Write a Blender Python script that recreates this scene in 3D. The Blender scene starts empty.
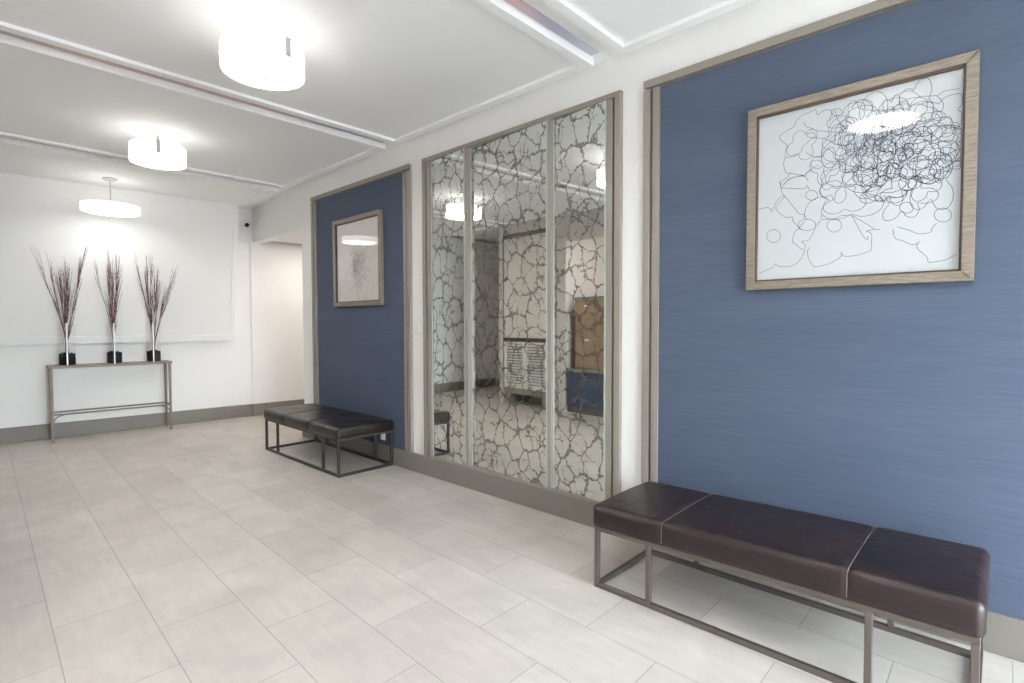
"""A lobby: benches, blue wall panels, veined mirror, console table with vases, drum lamps."""
SHADE, DIFF, BULB, SKY, EXPO, ALC, MAIL = 1.3, 8.5, .9, 9.0, 1.76, 4.0, 8
INK = [[(0.011,0.041),(0.057,0.061),(0.095,0.078),(0.109,0.097),(0.122,0.082),(0.164,0.073),(0.216,0.08),(0.251,0.11),(0.271,0.147),(0.276,0.168)],[(0.271,0.165),(0.245,0.181),(0.219,0.209),(0.207,0.215),(0.209,0.245),(0.218,0.277),(0.243,0.301),(0.273,0.335)],[(0.3,0.176),(0.291,0.156),(0.296,0.117),(0.312,0.084),(0.331,0.061),(0.365,0.064),(0.403,0.072),(0.441,0.09),(0.466,0.108),(0.47,0.134),(0.477,0.115),(0.505,0.108),(0.549,0.111),(0.593,0.123),(0.619,0.135),(0.616,0.171),(0.619,0.21),(0.608,0.231),(0.591,0.239),(0.63,0.244),(0.655,0.241)],[(0.136,0.263),(0.133,0.246),(0.122,0.233),(0.105,0.227),(0.087,0.229),(0.071,0.239),(0.059,0.254),(0.054,0.272),(0.058,0.289),(0.07,0.302),(0.086,0.308),(0.104,0.306),(0.121,0.296),(0.132,0.281),(0.136,0.263)],[(0.468,0.286),(0.465,0.27),(0.454,0.259),(0.44,0.253),(0.423,0.255),(0.408,0.264),(0.397,0.278),(0.393,0.295),(0.397,0.311),(0.407,0.323),(0.422,0.328),(0.439,0.326),(0.454,0.317),(0.464,0.303),(0.468,0.286)],[(0.34,0.477),(0.337,0.465),(0.329,0.456),(0.316,0.453),(0.301,0.455),(0.288,0.463),(0.279,0.474),(0.276,0.487),(0.279,0.499),(0.288,0.508),(0.301,0.511),(0.315,0.509),(0.328,0.501),(0.337,0.49),(0.34,0.477)],[(0.333,0.306),(0.328,0.292),(0.315,0.282),(0.296,0.277),(0.275,0.28),(0.256,0.289),(0.242,0.302),(0.237,0.318),(0.242,0.333),(0.255,0.343),(0.274,0.347),(0.295,0.344),(0.314,0.335),(0.328,0.321),(0.333,0.306)],[(0.006,0.444),(0.052,0.448),(0.074,0.437),(0.083,0.416),(0.095,0.447),(0.116,0.483),(0.132,0.5),(0.158,0.499),(0.19,0.455),(0.221,0.412),(0.24,0.383),(0.267,0.374),(0.285,0.339)],[(0.158,0.499),(0.117,0.455),(0.106,0.435),(0.133,0.398),(0.17,0.37),(0.202,0.372)],[(0.202,0.372),(0.207,0.344),(0.228,0.319),(0.249,0.29),(0.254,0.294)],[(0.268,0.352),(0.274,0.399),(0.291,0.434),(0.33,0.46),(0.369,0.462),(0.393,0.45),(0.402,0.435)],[(0.361,0.361),(0.366,0.334),(0.399,0.331),(0.437,0.329),(0.46,0.337)],[(0.333,0.29),(0.309,0.24),(0.295,0.22),(0.255,0.216),(0.275,0.2),(0.28,0.173)],[(0.361,0.329),(0.333,0.295)],[(0.136,0.554),(0.199,0.541),(0.25,0.529),(0.275,0.53),(0.282,0.543),(0.295,0.516)],[(0.147,0.561),(0.178,0.599),(0.229,0.606),(0.259,0.606),(0.267,0.599),(0.288,0.622),(0.313,0.628)],[(0.131,0.591),(0.136,0.552),(0.142,0.523),(0.158,0.499)],[(0.519,0.334),(0.546,0.279),(0.569,0.226),(0.596,0.193),(0.6,0.212)],[(0.46,0.342),(0.519,0.334),(0.546,0.315),(0.599,0.273),(0.629,0.247)],[(0.156,0.732),(0.159,0.774),(0.166,0.803),(0.131,0.842),(0.124,0.868),(0.159,0.89),(0.207,0.906)],[(0.207,0.906),(0.216,0.937),(0.249,0.961),(0.294,0.97),(0.321,0.975),(0.332,0.942),(0.359,0.959),(0.391,0.956),(0.407,0.94),(0.397,0.885)],[(0.256,0.921),(0.273,0.89),(0.317,0.864)],[(0.334,0.834),(0.331,0.824),(0.323,0.818),(0.311,0.816),(0.297,0.82),(0.284,0.827),(0.276,0.838),(0.272,0.849),(0.275,0.858),(0.284,0.865),(0.296,0.866),(0.31,0.863),(0.322,0.855),(0.331,0.845),(0.334,0.834)],[(0.367,0.65),(0.364,0.641),(0.355,0.634),(0.342,0.632),(0.328,0.635),(0.314,0.642),(0.305,0.653),(0.302,0.664),(0.305,0.673),(0.314,0.68),(0.327,0.682),(0.341,0.679),(0.354,0.671),(0.364,0.661),(0.367,0.65)],[(0.461,0.924),(0.458,0.915),(0.451,0.91),(0.441,0.909),(0.429,0.912),(0.419,0.918),(0.411,0.928),(0.409,0.937),(0.411,0.946),(0.418,0.951),(0.429,0.952),(0.44,0.949),(0.451,0.942),(0.458,0.933),(0.461,0.924)],[(0.159,0.731),(0.208,0.73),(0.247,0.749),(0.252,0.772),(0.307,0.811),(0.361,0.8),(0.415,0.765)],[(0.275,0.737),(0.32,0.704),(0.363,0.695),(0.373,0.716),(0.404,0.75)],[(0.156,0.732),(0.148,0.691),(0.163,0.639),(0.186,0.634),(0.158,0.603),(0.128,0.59),(0.141,0.551)],[(0.186,0.634),(0.26,0.608),(0.288,0.627),(0.342,0.652)],[(0.146,0.574),(0.198,0.602),(0.266,0.601),(0.289,0.567)],[(0.422,0.953),(0.439,0.886),(0.465,0.845),(0.486,0.811),(0.435,0.818),(0.361,0.842),(0.328,0.855)],[(0.509,0.924),(0.523,0.954),(0.553,0.971),(0.601,0.944),(0.612,0.902),(0.602,0.888)],[(0.5,0.936),(0.53,0.956),(0.559,0.965),(0.589,0.946),(0.608,0.913),(0.604,0.892)],[(0.692,0.922),(0.719,0.947),(0.773,0.953),(0.808,0.927),(0.826,0.901)],[(0.779,0.845),(0.787,0.885),(0.817,0.908),(0.869,0.899),(0.894,0.892),(0.92,0.848),(0.916,0.813),(0.895,0.814)],[(0.894,0.892),(0.927,0.908),(0.983,0.903)],[(0.932,0.782),(0.929,0.772),(0.921,0.765),(0.91,0.763),(0.897,0.767),(0.885,0.775),(0.876,0.785),(0.873,0.797),(0.876,0.807),(0.884,0.814),(0.896,0.815),(0.909,0.812),(0.92,0.804),(0.928,0.793),(0.932,0.782)],[(0.801,0.828),(0.82,0.782),(0.871,0.779),(0.897,0.741),(0.955,0.732),(0.987,0.698)],[(0.907,0.667),(0.931,0.712),(0.971,0.713),(0.956,0.645),(0.907,0.667)],[(0.717,0.238),(0.719,0.209),(0.732,0.18),(0.76,0.17),(0.792,0.148),(0.82,0.145),(0.835,0.159)],[(0.835,0.159),(0.824,0.14),(0.831,0.115),(0.856,0.089),(0.872,0.064),(0.876,0.045),(0.91,0.047),(0.947,0.053),(0.99,0.077)],[(0.734,0.246),(0.791,0.22),(0.83,0.198),(0.88,0.2),(0.887,0.222),(0.906,0.243)],[(0.966,0.277),(0.963,0.262),(0.953,0.251),(0.939,0.246),(0.924,0.249),(0.909,0.257),(0.899,0.271),(0.895,0.287),(0.898,0.302),(0.908,0.313),(0.922,0.317),(0.938,0.315),(0.952,0.306),(0.962,0.293),(0.966,0.277)],[(0.804,0.337),(0.802,0.325),(0.794,0.317),(0.782,0.313),(0.768,0.315),(0.756,0.322),(0.747,0.333),(0.744,0.346),(0.747,0.359),(0.755,0.367),(0.767,0.371),(0.78,0.369),(0.793,0.362),(0.801,0.35),(0.804,0.337)]]
import bpy, bmesh, math, random
from mathutils import Vector, Matrix
SC = bpy.context.scene
COL = SC.collection
PI = math.pi
rnd = random.Random(7)

# ------------------------------------------------------------------ materials
def new_mat(name):
    m = bpy.data.materials.new(name); m.use_nodes = True
    nt = m.node_tree; nt.nodes.clear()
    out = nt.nodes.new('ShaderNodeOutputMaterial')
    return m, nt, out

def N(nt, t, **kw):
    n = nt.nodes.new(t)
    for k, v in kw.items():
        if k in n.inputs: n.inputs[k].default_value = v
        else: setattr(n, k, v)
    return n

def rgba(c): return (c[0], c[1], c[2], 1)

def plain(name, col, rough=.5, metal=0, var=.06, scale=6, bump=0, bscale=60, spec=.5, coat=0):
    """principled surface with a soft noise variation of its colour"""
    m, nt, out = new_mat(name)
    b = N(nt, 'ShaderNodeBsdfPrincipled'); b.inputs['Roughness'].default_value = rough
    b.inputs['Metallic'].default_value = metal; b.inputs['Specular IOR Level'].default_value = spec
    b.inputs['Coat Weight'].default_value = coat
    tc = N(nt, 'ShaderNodeTexCoord'); nz = N(nt, 'ShaderNodeTexNoise', Scale=scale, Detail=4)
    nt.links.new(tc.outputs['Object'], nz.inputs['Vector'])
    mx = N(nt, 'ShaderNodeMix', data_type='RGBA')
    mx.inputs[6].default_value = rgba([c*(1-var) for c in col]); mx.inputs[7].default_value = rgba([min(1, c*(1+var)) for c in col])
    nt.links.new(nz.outputs['Fac'], mx.inputs[0]); nt.links.new(mx.outputs[2], b.inputs['Base Color'])
    if bump:
        n2 = N(nt, 'ShaderNodeTexNoise', Scale=bscale, Detail=3); bp = N(nt, 'ShaderNodeBump', Strength=bump, Distance=.01)
        nt.links.new(tc.outputs['Object'], n2.inputs['Vector'])
        nt.links.new(n2.outputs['Fac'], bp.inputs['Height']); nt.links.new(bp.outputs['Normal'], b.inputs['Normal'])
    nt.links.new(b.outputs[0], out.inputs[0])
    return m

def emit(name, col, strength):
    m, nt, out = new_mat(name)
    e = N(nt, 'ShaderNodeEmission', Strength=strength); e.inputs[0].default_value = rgba(col)
    nt.links.new(e.outputs[0], out.inputs[0]); return m

def floor_mat():
    m, nt, out = new_mat('stone_tile'); L = nt.links
    b = N(nt, 'ShaderNodeBsdfPrincipled', Roughness=.42)
    tc = N(nt, 'ShaderNodeTexCoord'); sp = N(nt, 'ShaderNodeSeparateXYZ'); L.new(tc.outputs['Object'], sp.inputs[0])
    # tiles run along the room, turned very slightly against the wall
    m1 = N(nt, 'ShaderNodeMath', operation='MULTIPLY'); m1.inputs[1].default_value = -.0285; L.new(sp.outputs['Y'], m1.inputs[0])
    ad = N(nt, 'ShaderNodeMath', operation='ADD'); L.new(sp.outputs['X'], ad.inputs[0]); L.new(m1.outputs[0], ad.inputs[1])
    a2 = N(nt, 'ShaderNodeMath', operation='ADD'); a2.inputs[1].default_value = -.184 + .314*20; L.new(ad.outputs[0], a2.inputs[0])
    a3 = N(nt, 'ShaderNodeMath', operation='ADD'); a3.inputs[1].default_value = TILE_OFF; L.new(sp.outputs['Y'], a3.inputs[0])
    cb = N(nt, 'ShaderNodeCombineXYZ'); L.new(a3.outputs[0], cb.inputs[0]); L.new(a2.outputs[0], cb.inputs[1])
    br = N(nt, 'ShaderNodeTexBrick', offset=.5, offset_frequency=2, squash=1.0)
    for k, v in (('Scale', 1), ('Mortar Size', .0022), ('Mortar Smooth', .3), ('Bias', 0), ('Brick Width', .65), ('Row Height', .314)):
        br.inputs[k].default_value = v
    br.inputs['Color1'].default_value = (.515, .470, .428, 1); br.inputs['Color2'].default_value = (.575, .530, .485, 1)
    br.inputs['Mortar'].default_value = (.33, .305, .28, 1)
    L.new(cb.outputs[0], br.inputs['Vector'])
    nz = N(nt, 'ShaderNodeTexNoise', Scale=2.6, Detail=7, Roughness=.62, Distortion=.6); L.new(cb.outputs[0], nz.inputs['Vector'])
    mp = N(nt, 'ShaderNodeMapping'); mp.inputs['Scale'].default_value = (1.6, 9, 1); L.new(cb.outputs[0], mp.inputs[0])
    n2 = N(nt, 'ShaderNodeTexNoise', Scale=3, Detail=5); L.new(mp.outputs[0], n2.inputs['Vector'])
    r1 = N(nt, 'ShaderNodeMapRange'); r1.inputs[1].default_value = .3; r1.inputs[2].default_value = .7; r1.inputs[3].default_value = .86; r1.inputs[4].default_value = 1.08
    L.new(nz.outputs['Fac'], r1.inputs[0])
    r2 = N(nt, 'ShaderNodeMapRange'); r2.inputs[1].default_value = .3; r2.inputs[2].default_value = .7; r2.inputs[3].default_value = .95; r2.inputs[4].default_value = 1.04
    L.new(n2.outputs['Fac'], r2.inputs[0])
    mm = N(nt, 'ShaderNodeMath', operation='MULTIPLY'); L.new(r1.outputs[0], mm.inputs[0]); L.new(r2.outputs[0], mm.inputs[1])
    vm = N(nt, 'ShaderNodeVectorMath', operation='SCALE'); L.new(br.outputs['Color'], vm.inputs[0]); L.new(mm.outputs[0], vm.inputs['Scale'])
    L.new(vm.outputs[0], b.inputs['Base Color'])
    bp = N(nt, 'ShaderNodeBump', Strength=.35, Distance=.002, invert=True); L.new(br.outputs['Fac'], bp.inputs['Height'])
    L.new(bp.outputs['Normal'], b.inputs['Normal']); L.new(b.outputs[0], out.inputs[0])
    return m

def fabric_mat():
    m, nt, out = new_mat('blue_grasscloth'); L = nt.links
    b = N(nt, 'ShaderNodeBsdfPrincipled', Roughness=.75); b.inputs['Specular IOR Level'].default_value = .25
    tc = N(nt, 'ShaderNodeTexCoord')
    mp = N(nt, 'ShaderNodeMapping'); mp.inputs['Scale'].default_value = (1, 2.2, 55); L.new(tc.outputs['Object'], mp.inputs[0])
    nz = N(nt, 'ShaderNodeTexNoise', Scale=1.6, Detail=6, Roughness=.7); L.new(mp.outputs[0], nz.inputs['Vector'])
    mp2 = N(nt, 'ShaderNodeMapping'); mp2.inputs['Scale'].default_value = (1, .8, 4); L.new(tc.outputs['Object'], mp2.inputs[0])
    n2 = N(nt, 'ShaderNodeTexNoise', Scale=1.2, Detail=3); L.new(mp2.outputs[0], n2.inputs['Vector'])
    av = N(nt, 'ShaderNodeMath', operation='MULTIPLY_ADD'); av.inputs[1].default_value = .62; L.new(nz.outputs['Fac'], av.inputs[0])
    mu = N(nt, 'ShaderNodeMath', operation='MULTIPLY'); mu.inputs[1].default_value = .38; L.new(n2.outputs['Fac'], mu.inputs[0]); L.new(mu.outputs[0], av.inputs[2])
    cr = N(nt, 'ShaderNodeValToRGB'); L.new(av.outputs[0], cr.inputs[0])
    cr.color_ramp.elements[0].position = .28; cr.color_ramp.elements[0].color = (.064, .084, .133, 1)
    cr.color_ramp.elements[1].position = .75; cr.color_ramp.elements[1].color = (.102, .128, .184, 1)
    L.new(cr.outputs[0], b.inputs['Base Color'])
    bp = N(nt, 'ShaderNodeBump', Strength=.25, Distance=.003); L.new(nz.outputs['Fac'], bp.inputs['Height']); L.new(bp.outputs['Normal'], b.inputs['Normal'])
    L.new(b.outputs[0], out.inputs[0]); return m

def mirror_mat():
    """mirror glass with an antiqued web of brown veins"""
    m, nt, out = new_mat('veined_mirror'); L = nt.links
    tc = N(nt, 'ShaderNodeTexCoord')
    mp = N(nt, 'ShaderNodeMapping'); mp.inputs['Scale'].default_value = (0, 1, .86); L.new(tc.outputs['Object'], mp.inputs[0])
    nz = N(nt, 'ShaderNodeTexNoise', Scale=9, Detail=3, Roughness=.6); L.new(mp.outputs[0], nz.inputs['Vector'])
    sub = N(nt, 'ShaderNodeVectorMath', operation='SUBTRACT'); sub.inputs[1].default_value = (.5, .5, .5); L.new(nz.outputs['Color'], sub.inputs[0])
    sc = N(nt, 'ShaderNodeVectorMath', operation='SCALE'); sc.inputs['Scale'].default_value = .085; L.new(sub.outputs[0], sc.inputs[0])
    n3 = N(nt, 'ShaderNodeTexNoise', Scale=42, Detail=2); L.new(mp.outputs[0], n3.inputs['Vector'])
    s3 = N(nt, 'ShaderNodeVectorMath', operation='SUBTRACT'); s3.inputs[1].default_value = (.5, .5, .5); L.new(n3.outputs['Color'], s3.inputs[0])
    sc3 = N(nt, 'ShaderNodeVectorMath', operation='SCALE'); sc3.inputs['Scale'].default_value = .034; L.new(s3.outputs[0], sc3.inputs[0])
    ad = N(nt, 'ShaderNodeVectorMath', operation='ADD'); L.new(mp.outputs[0], ad.inputs[0]); L.new(sc.outputs[0], ad.inputs[1])
    ad2 = N(nt, 'ShaderNodeVectorMath', operation='ADD'); L.new(ad.outputs[0], ad2.inputs[0]); L.new(sc3.outputs[0], ad2.inputs[1])
    def web(scale, w0, w1, seed):
        of = N(nt, 'ShaderNodeVectorMath', operation='ADD'); of.inputs[1].default_value = (0, seed, seed*.7); L.new(ad2.outputs[0], of.inputs[0])
        # flatten to a 2D pattern of the pane
        s = N(nt, 'ShaderNodeSeparateXYZ'); L.new(of.outputs[0], s.inputs[0]); c = N(nt, 'ShaderNodeCombineXYZ')
        L.new(s.outputs['Y'], c.inputs[0]); L.new(s.outputs['Z'], c.inputs[1])
        v = N(nt, 'ShaderNodeTexVoronoi', feature='DISTANCE_TO_EDGE', voronoi_dimensions='2D', Scale=scale, Randomness=1)
        L.new(c.outputs[0], v.inputs['Vector'])
        wn = N(nt, 'ShaderNodeTexNoise', Scale=11, Detail=2); L.new(of.outputs[0], wn.inputs['Vector'])
        wr = N(nt, 'ShaderNodeMapRange'); wr.inputs[1].default_value = .35; wr.inputs[2].default_value = .7; wr.inputs[3].default_value = w0; wr.inputs[4].default_value = w1
        L.new(wn.outputs['Fac'], wr.inputs[0])
        f1 = N(nt, 'ShaderNodeTexVoronoi', feature='F1', voronoi_dimensions='2D', Scale=scale, Randomness=1); L.new(c.outputs[0], f1.inputs['Vector'])
        fr_ = N(nt, 'ShaderNodeMapRange'); fr_.inputs[1].default_value = .45; fr_.inputs[2].default_value = .9; fr_.inputs[3].default_value = 0; fr_.inputs[4].default_value = .07; L.new(f1.outputs['Distance'], fr_.inputs[0])
        ww = N(nt, 'ShaderNodeMath', operation='ADD'); L.new(wr.outputs[0], ww.inputs[0]); L.new(fr_.outputs[0], ww.inputs[1])
        dv = N(nt, 'ShaderNodeMath', operation='DIVIDE'); L.new(v.outputs['Distance'], dv.inputs[0]); L.new(ww.outputs[0], dv.inputs[1])
        r = N(nt, 'ShaderNodeMapRange'); r.inputs[1].default_value = .55; r.inputs[2].default_value = 1.15; r.inputs[3].default_value = 1; r.inputs[4].default_value = 0
        L.new(dv.outputs[0], r.inputs[0]); return r
    a = web(8.8, .018, .064, 0); b2 = web(15, .006, .05, 3.3)
    # fine web shows only in patches
    pn = N(nt, 'ShaderNodeTexNoise', Scale=5.5, Detail=1); L.new(mp.outputs[0], pn.inputs['Vector'])
    pr = N(nt, 'ShaderNodeMapRange'); pr.inputs[1].default_value = .50; pr.inputs[2].default_value = .58; L.new(pn.outputs['Fac'], pr.inputs[0])
    mb = N(nt, 'ShaderNodeMath', operation='MULTIPLY'); L.new(b2.outputs[0], mb.inputs[0]); L.new(pr.outputs[0], mb.inputs[1])
    mx = N(nt, 'ShaderNodeMath', operation='MAXIMUM'); L.new(a.outputs[0], mx.inputs[0]); L.new(mb.outputs[0], mx.inputs[1])
    # speckled veins
    fn = N(nt, 'ShaderNodeTexNoise', Scale=130, Detail=2); L.new(mp.outputs[0], fn.inputs['Vector'])
    fr = N(nt, 'ShaderNodeMapRange'); fr.inputs[1].default_value = .40; fr.inputs[2].default_value = .56; fr.inputs[3].default_value = .42; fr.inputs[4].default_value = .92
    L.new(fn.outputs['Fac'], fr.inputs[0])
    fm = N(nt, 'ShaderNodeMath', operation='MULTIPLY'); L.new(mx.outputs[0], fm.inputs[0]); L.new(fr.outputs[0], fm.inputs[1])
    g = N(nt, 'ShaderNodeBsdfGlossy', Roughness=.004); g.inputs['Color'].default_value = (.80, .82, .785, 1)
    d = N(nt, 'ShaderNodeBsdfPrincipled', Roughness=.3); d.inputs['Base Color'].default_value = (.075, .062, .050, 1)
    ms = N(nt, 'ShaderNodeMixShader'); L.new(fm.outputs[0], ms.inputs[0]); L.new(g.outputs[0], ms.inputs[1]); L.new(d.outputs[0], ms.inputs[2])
    L.new(ms.outputs[0], out.inputs[0]); return m

def pane_mat(name, tint=(1, 1, 1), ior=1.5, rough=0.0, extra=0):
    """clear thin glass: lets light through and reflects by its angle"""
    m, nt, out = new_mat(name); L = nt.links
    t = N(nt, 'ShaderNodeBsdfTransparent'); t.inputs[0].default_value = rgba(tint)
    g = N(nt, 'ShaderNodeBsdfGlossy', Roughness=rough)
    f = N(nt, 'ShaderNodeFresnel'); ge = N(nt, 'ShaderNodeNewGeometry')      # same reflectance from both faces
    io = N(nt, 'ShaderNodeMapRange'); io.inputs[3].default_value = ior; io.inputs[4].default_value = 1/ior
    L.new(ge.outputs['Backfacing'], io.inputs[0]); L.new(io.outputs[0], f.inputs['IOR'])
    a = N(nt, 'ShaderNodeMath', operation='ADD', use_clamp=True); a.inputs[1].default_value = extra; L.new(f.outputs[0], a.inputs[0])
    mx = N(nt, 'ShaderNodeMixShader'); L.new(a.outputs[0], mx.inputs[0]); L.new(t.outputs[0], mx.inputs[1]); L.new(g.outputs[0], mx.inputs[2])
    L.new(mx.outputs[0], out.inputs[0]); return m

def leather_mat(name, dark, warm, rough, wear=.8, folds=.35):
    m, nt, out = new_mat(name); L = nt.links
    b = N(nt, 'ShaderNodeBsdfPrincipled'); b.inputs['Specular IOR Level'].default_value = .5
    tc = N(nt, 'ShaderNodeTexCoord')
    nz = N(nt, 'ShaderNodeTexNoise', Scale=4.5, Detail=8, Roughness=.65, Distortion=.5); L.new(tc.outputs['Object'], nz.inputs['Vector'])
    cr = N(nt, 'ShaderNodeValToRGB'); L.new(nz.outputs['Fac'], cr.inputs[0])
    cr.color_ramp.elements[0].position = .36; cr.color_ramp.elements[0].color = rgba(dark)
    cr.color_ramp.elements[1].position = .72; cr.color_ramp.elements[1].color = rgba(warm)
    # worn leather along the rounded edges
    ge = N(nt, 'ShaderNodeNewGeometry'); pr = N(nt, 'ShaderNodeMapRange'); pr.inputs[1].default_value = .505; pr.inputs[2].default_value = .60; pr.inputs[3].default_value = 0; pr.inputs[4].default_value = wear
    L.new(ge.outputs['Pointiness'], pr.inputs[0])
    mx = N(nt, 'ShaderNodeMix', data_type='RGBA'); mx.inputs[7].default_value = rgba([c*2.3 for c in warm])
    L.new(pr.outputs[0], mx.inputs[0]); L.new(cr.outputs[0], mx.inputs[6]); L.new(mx.outputs[2], b.inputs['Base Color'])
    rr = N(nt, 'ShaderNodeMapRange'); rr.inputs[3].default_value = rough-.07; rr.inputs[4].default_value = rough+.1; L.new(nz.outputs['Fac'], rr.inputs[0]); L.new(rr.outputs[0], b.inputs['Roughness'])
    v = N(nt, 'ShaderNodeTexNoise', Scale=120, Detail=3); L.new(tc.outputs['Object'], v.inputs['Vector'])
    n3 = N(nt, 'ShaderNodeTexNoise', Scale=9, Detail=3, Distortion=1.0); L.new(tc.outputs['Object'], n3.inputs['Vector'])
    b1 = N(nt, 'ShaderNodeBump', Strength=.18, Distance=.002); L.new(v.outputs['Fac'], b1.inputs['Height'])
    b2 = N(nt, 'ShaderNodeBump', Strength=folds, Distance=.02); L.new(n3.outputs['Fac'], b2.inputs['Height']); L.new(b1.outputs['Normal'], b2.inputs['Normal'])
    L.new(b2.outputs['Normal'], b.inputs['Normal']); L.new(b.outputs[0], out.inputs[0]); return m

def wood_frame_mat():
    m, nt, out = new_mat('champagne_frame'); L = nt.links
    b = N(nt, 'ShaderNodeBsdfPrincipled', Roughness=.42, Metallic=.25)
    tc = N(nt, 'ShaderNodeTexCoord'); mp = N(nt, 'ShaderNodeMapping'); mp.inputs['Scale'].default_value = (30, 7, 60); L.new(tc.outputs['Object'], mp.inputs[0])
    nz = N(nt, 'ShaderNodeTexNoise', Scale=2.2, Detail=6, Roughness=.7); L.new(mp.outputs[0], nz.inputs['Vector'])
    cr = N(nt, 'ShaderNodeValToRGB'); L.new(nz.outputs['Fac'], cr.inputs[0])
    cr.color_ramp.elements[0].position = .3; cr.color_ramp.elements[0].color = (.17, .14, .108, 1)
    cr.color_ramp.elements[1].position = .7; cr.color_ramp.elements[1].color = (.33, .28, .225, 1)
    L.new(cr.outputs[0], b.inputs['Base Color']); L.new(b.outputs[0], out.inputs[0]); return m

def branch_mat():
    m, nt, out = new_mat('dry_branch'); L = nt.links
    b = N(nt, 'ShaderNodeBsdfPrincipled', Roughness=.7)
    tc = N(nt, 'ShaderNodeTexCoord'); nz = N(nt, 'ShaderNodeTexNoise', Scale=35, Detail=3); L.new(tc.outputs['Object'], nz.inputs['Vector'])
    cr = N(nt, 'ShaderNodeValToRGB'); L.new(nz.outputs['Fac'], cr.inputs[0])
    cr.color_ramp.elements[0].position = .4; cr.color_ramp.elements[0].color = (.085, .038, .045, 1)
    cr.color_ramp.elements[1].position = .65; cr.color_ramp.elements[1].color = (.27, .15, .16, 1)
    L.new(cr.outputs[0], b.inputs['Base Color']); L.new(b.outputs[0], out.inputs[0]); return m

TILE_OFF = -.93 + .325 + .65*30
M = {}
M['wall'] = plain('white_wall_paint', (.845, .84, .83), .6, var=.015, scale=2.5, bump=.06, bscale=90)
M['ceil'] = plain('ceiling_paint', (.90, .905, .91), .7, var=.01, scale=1.5)
M['trimw'] = plain('gloss_white_trim', (.84, .84, .835), .35, var=.01)
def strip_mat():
    m, nt, out = new_mat('terracotta_strip_reflected_ends'); L = nt.links
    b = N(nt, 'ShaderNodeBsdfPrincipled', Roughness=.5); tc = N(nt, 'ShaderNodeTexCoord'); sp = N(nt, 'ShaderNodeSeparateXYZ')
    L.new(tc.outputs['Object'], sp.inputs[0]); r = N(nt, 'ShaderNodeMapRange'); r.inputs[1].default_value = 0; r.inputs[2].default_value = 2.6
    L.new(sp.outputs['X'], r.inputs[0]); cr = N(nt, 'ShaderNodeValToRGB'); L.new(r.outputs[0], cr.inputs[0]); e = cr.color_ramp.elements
    e[0].position = .05; e[0].color = (.45, .46, .55, 1); e[1].position = 1; e[1].color = (.62, .63, .68, 1)  # lavender ends paint in a reflection of the blue wall
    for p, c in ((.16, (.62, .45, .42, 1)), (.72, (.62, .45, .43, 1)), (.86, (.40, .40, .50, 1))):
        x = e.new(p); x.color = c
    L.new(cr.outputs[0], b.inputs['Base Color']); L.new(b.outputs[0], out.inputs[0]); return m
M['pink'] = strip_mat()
M['floor'] = floor_mat()
M['base'] = plain('taupe_baseboard', (.205, .185, .165), .45, var=.06, scale=5)
M['frame'] = plain('taupe_frame', (.30, .27, .238), .42, metal=.15, var=.07, scale=8)
M['groove'] = plain('taupe_groove', (.15, .133, .118), .5, var=.06)
M['blue'] = fabric_mat()
M['mirror'] = mirror_mat()
M['bevel'] = plain('polished_glass_edge', (.52, .57, .52), .12, var=.08, scale=20)
M['leather'] = leather_mat('brown_leather', (.0065, .004, .0055), (.028, .0125, .012), .37)
M['leather2'] = leather_mat('black_brown_leather', (.007, .005, .005), (.022, .013, .011), .30, 0, .08)
M['stitch'] = plain('pale_thread', (.25, .195, .18), .8, var=.2, scale=90)
M['dseam'] = plain('dark_thread', (.012, .008, .008), .7, var=.2, scale=90)
M['steel'] = plain('bronze_grey_steel', (.150, .125, .112), .38, metal=.55, var=.12, scale=14)
M['steel2'] = plain('dark_bronze_steel', (.060, .052, .048), .4, metal=.5, var=.12, scale=14)
M['table'] = plain('brushed_pewter_metal', (.20, .165, .138), .45, metal=.2, var=.16, scale=18)
M['artframe'] = wood_frame_mat()
M['lip'] = plain('dark_frame_lip', (.09, .06, .05), .4, var=.1, scale=20)
M['paper'] = plain('art_paper', (.55, .58, .60), .8, var=.01)
M['paper2'] = plain('cream_art_paper', (.70, .675, .64), .8, var=.02)
M['ink'] = plain('ink_line', (.06, .08, .13), .8, var=.1, scale=30)
M['ink2'] = plain('grey_ink_line', (.20, .18, .17), .8, var=.1, scale=30)
M['glass'] = pane_mat('picture_glass', ior=1.32)
M['vase'] = pane_mat('vase_glass', tint=(.997, .998, .997), ior=1.22)
M['vedge'] = plain('painted_edge_highlight', (.90, .92, .94), .1, var=.05, scale=30, coat=.5)
M['stones'] = plain('black_pebbles', (.012, .013, .015), .25, var=.4, scale=60)
M['branch'] = branch_mat()
M['shade'] = emit('lit_drum_shade', (.99, .972, .93), SHADE)
M['diffuser'] = emit('lit_lamp_diffuser', (.99, .972, .93), DIFF)
M['dimdiffuser'] = emit('lit_shallow_diffuser', (.99, .972, .93), DIFF*.42)
M['bulb'] = emit('lit_bulb', (1, .95, .87), BULB)
M['nickel'] = plain('brushed_nickel', (.55, .53, .51), .35, metal=.3, var=.08, scale=20)
M['plastic'] = plain('white_plastic', (.82, .82, .80), .35, var=.01)
M['black'] = plain('black_plastic', (.01, .01, .012), .25, var=.1)
M['cab'] = plain('pale_cabinet_paint', (.70, .65, .60), .45, var=.02)
M['louvre'] = plain('louvre_paint', (.74, .71, .67), .45, var=.03)
M['dark'] = plain('dark_recess', (.05, .045, .042), .6, var=.1)
M['mail'] = plain('tan_mailbox_metal', (.35, .245, .155), .4, metal=.1, var=.15, scale=8)
M['counter'] = plain('grey_counter_top', (.25, .25, .24), .3, var=.1)
M['leftwall'] = plain('grey_wallcovering', (.60, .56, .53), .6, var=.04, scale=4)
M['window'] = pane_mat('window_glass', ior=1.3)

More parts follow.
